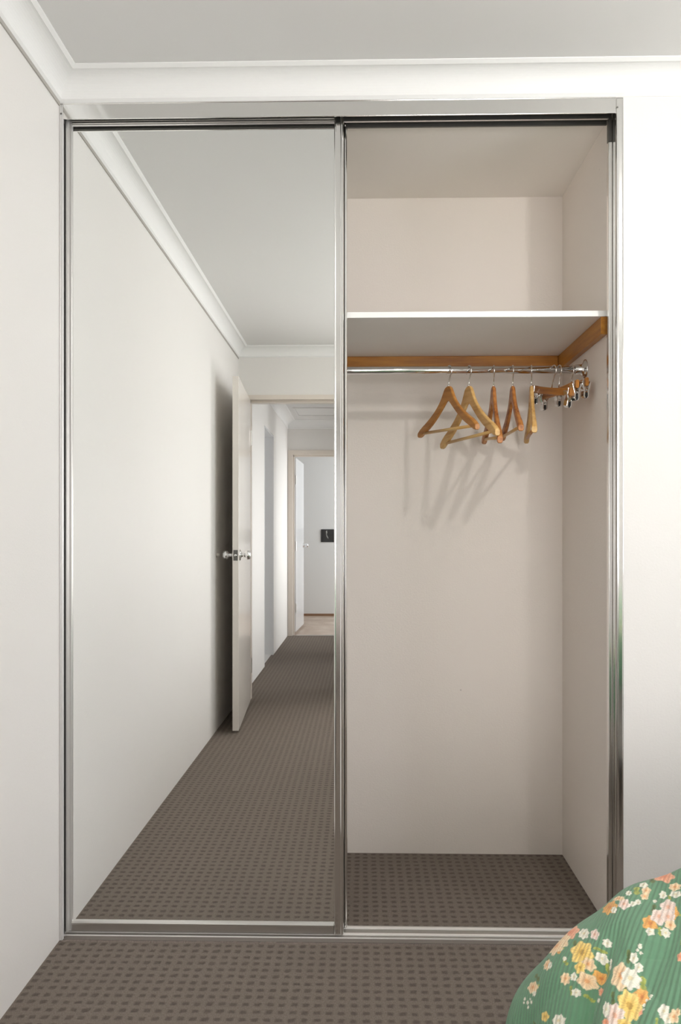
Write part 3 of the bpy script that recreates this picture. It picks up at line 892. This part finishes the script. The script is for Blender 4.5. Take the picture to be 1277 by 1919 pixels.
def duvet_mesh():
    sv = np.concatenate([np.linspace(-.60, -.42, 30, endpoint=False), np.linspace(-.42, -.02, 360, endpoint=False), np.linspace(-.02, 1.5, 110)])
    tv = np.concatenate([np.linspace(-.95, -.24, 60, endpoint=False), np.linspace(-.24, .30, 430, endpoint=False), np.linspace(.30, .48, 28)])
    s, t = np.meshgrid(sv, tv)
    x, y, z = duvet(s, t)
    ns, nt = len(sv), len(tv)
    P = np.stack([x, y, z], -1).reshape(-1, 3)
    idx = np.arange(ns * nt).reshape(nt, ns)
    q = np.stack([idx[:-1, :-1], idx[:-1, 1:], idx[1:, 1:], idx[1:, :-1]], -1).reshape(-1, 4)
    me = bpy.data.meshes.new('duvet')
    me.vertices.add(len(P)); me.vertices.foreach_set('co', P.ravel().astype(np.float32))
    me.loops.add(q.size); me.loops.foreach_set('vertex_index', q.ravel().astype(np.int32))
    me.polygons.add(len(q)); me.polygons.foreach_set('loop_start', (np.arange(len(q)) * 4).astype(np.int32))
    me.polygons.foreach_set('loop_total', np.full(len(q), 4, np.int32))
    me.update(calc_edges=True)
    me.polygons.foreach_set('use_smooth', [True] * len(q))
    uv = me.uv_layers.new(name='cloth')
    st = np.stack([s.ravel(), t.ravel()], -1)
    uv.data.foreach_set('uv', st[q.ravel()].ravel().astype(np.float32))
    # ---- printed flowers
    C = np.empty((ns * nt, 3)); C[:] = (0.118, 0.262, 0.150)
    S_, T_ = s.ravel(), t.ravel()
    pal = {'y': ((0.83, 0.52, 0.10), (0.95, 0.72, 0.25), (0.18, 0.10, 0.03)), 'w': ((0.78, 0.78, 0.62), (0.92, 0.88, 0.76), (0.60, 0.42, 0.12)),
           'k': ((0.86, 0.58, 0.46), (0.93, 0.80, 0.72), (0.62, 0.25, 0.10)), 'p': ((0.88, 0.52, 0.25), (0.94, 0.76, 0.50), (0.55, 0.18, 0.05)),
           'o': ((0.75, 0.30, 0.06), (0.90, 0.50, 0.14), (0.45, 0.12, 0.03)), 'c': ((0.82, 0.26, 0.12), (0.93, 0.50, 0.32), (0.5, 0.1, 0.03)),
           'l': ((0.20, 0.26, 0.04), (0.48, 0.52, 0.12), (0.10, 0.15, 0.03)), 'g': ((0.05, 0.09, 0.02), (0.16, 0.22, 0.06), (0.03, 0.05, 0.02))}
    items = [f.split() for f in FLOWERS.split(';')]
    items = [(float(a), float(b), float(c), float(d), float(e), k) for a, b, c, d, e, k in items]
    # the same posies scattered over the rest of the cloth
    rnd = random.Random(11)
    base = items[:44]
    for gx in np.arange(-0.56, 1.5, 0.165):
        for gy in np.arange(-.9, .45, 0.17):
            if -.46 < gx < .06 and -.24 < gy < .36:
                continue
            ox, oy = gx + rnd.uniform(-.04, .04), gy + rnd.uniform(-.04, .04)
            src = base[:24] if rnd.random() < .5 else base[24:44]
            mx = sum(a[0] for a in src) / len(src); my = sum(a[1] for a in src) / len(src)
            for a in src:
                items.append((a[0] - mx + ox, (a[1] - my) * .8 + oy, a[2] * .7, a[3] * 1.2, a[4], a[5]))
    order = {'l': 0, 'g': 0, 'o': 1, 'c': 1}
    items.sort(key=lambda a: order.get(a[5], 2))
    rr = random.Random(5)
    for a0, b0, ra, rb, an, k in items:
        ra, rb = ra * 1.06, rb * 1.15
        R = max(ra, rb) * 1.3
        sel = np.where((abs(S_ - a0) < R) & (abs(T_ - b0) < R))[0]
        if not len(sel): continue
        dx, dy = S_[sel] - a0, T_[sel] - b0
        u = (dx * math.cos(an) + dy * math.sin(an)) / ra
        v = (-dx * math.sin(an) + dy * math.cos(an)) / rb
        r = np.hypot(u, v); th = np.arctan2(v, u)
        ph = rr.uniform(0, 6.28)
        npet = rr.choice([5, 6, 7]) if k not in 'lg' else 2
        lim = .89 + .11 * np.cos(npet * th + ph) if k not in 'lg' else .62 + .38 * np.cos(2 * th)
        m_ = r < lim
        c1, c2, c3 = [np.array(c) for c in pal[k]]
        f = np.clip(r / np.maximum(lim, .05), 0, 1)
        str_ = .5 + .5 * np.cos(npet * 3 * th + ph * 2)
        col = c1[None] * (1 - f[:, None]) + c2[None] * f[:, None]
        col = col * (1 - .22 * (str_ * (f < .85))[:, None])
        if k in 'ykpow' and max(ra, rb) > .006:
            m2 = f < .24
            col[m2] = c3 * .5 + c1 * .5
        edge = (f > .90)
        col[edge] = col[edge] * .75
        C[sel[m_]] = col[m_]
    at = me.color_attributes.new('print', 'FLOAT_COLOR', 'POINT')
    at.data.foreach_set('color', np.concatenate([C, np.ones((len(C), 1))], 1).ravel().astype(np.float32))
    m = mat('floral_green_cotton', (.12, .29, .16), .85, 0, .2)
    b = m.node_tree.nodes['Principled BSDF']
    vc = N(m, 'ShaderNodeVertexColor', layer_name='print')
    tc = N(m, 'ShaderNodeUVMap', uv_map='cloth')
    mp = N(m, 'ShaderNodeMapping')
    mp.inputs['Rotation'].default_value = (0, 0, RIBROT)
    L(m, tc.outputs[0], mp.inputs['Vector'])
    wv = N(m, 'ShaderNodeTexWave', wave_type='BANDS', bands_direction='X', wave_profile='SIN')
    wv.inputs['Scale'].default_value = RIBSCALE
    wv.inputs['Distortion'].default_value = 1.2
    wv.inputs['Detail'].default_value = 1.5
    wv.inputs['Detail Scale'].default_value = .15
    L(m, mp.outputs[0], wv.inputs['Vector'])
    nz = noise(m, tc.outputs[0], 60, 3)
    c = mixc(m, 1.0, vc.outputs[0], mixc(m, nz, (.90, .90, .90), (1.08, 1.08, 1.08)), 'MULTIPLY')
    L(m, c, b.inputs['Base Color'])
    bump(m, wv.outputs['Fac'], .55, .0016)
    b.inputs['Sheen Weight'].default_value = .2
    me.materials.append(m)
    o = bpy.data.objects.new('duvet', me)
    COL.objects.link(o)
    tag(o, 'green ribbed duvet printed with yellow, peach and white flowers on the bed corner', 'duvet')
    sd = o.modifiers.new('thickness', 'SOLIDIFY')
    sd.thickness = .010
    sd.offset = -1
    return o
RIBROT, RIBSCALE = 0.48, 56.0
duvet_mesh()
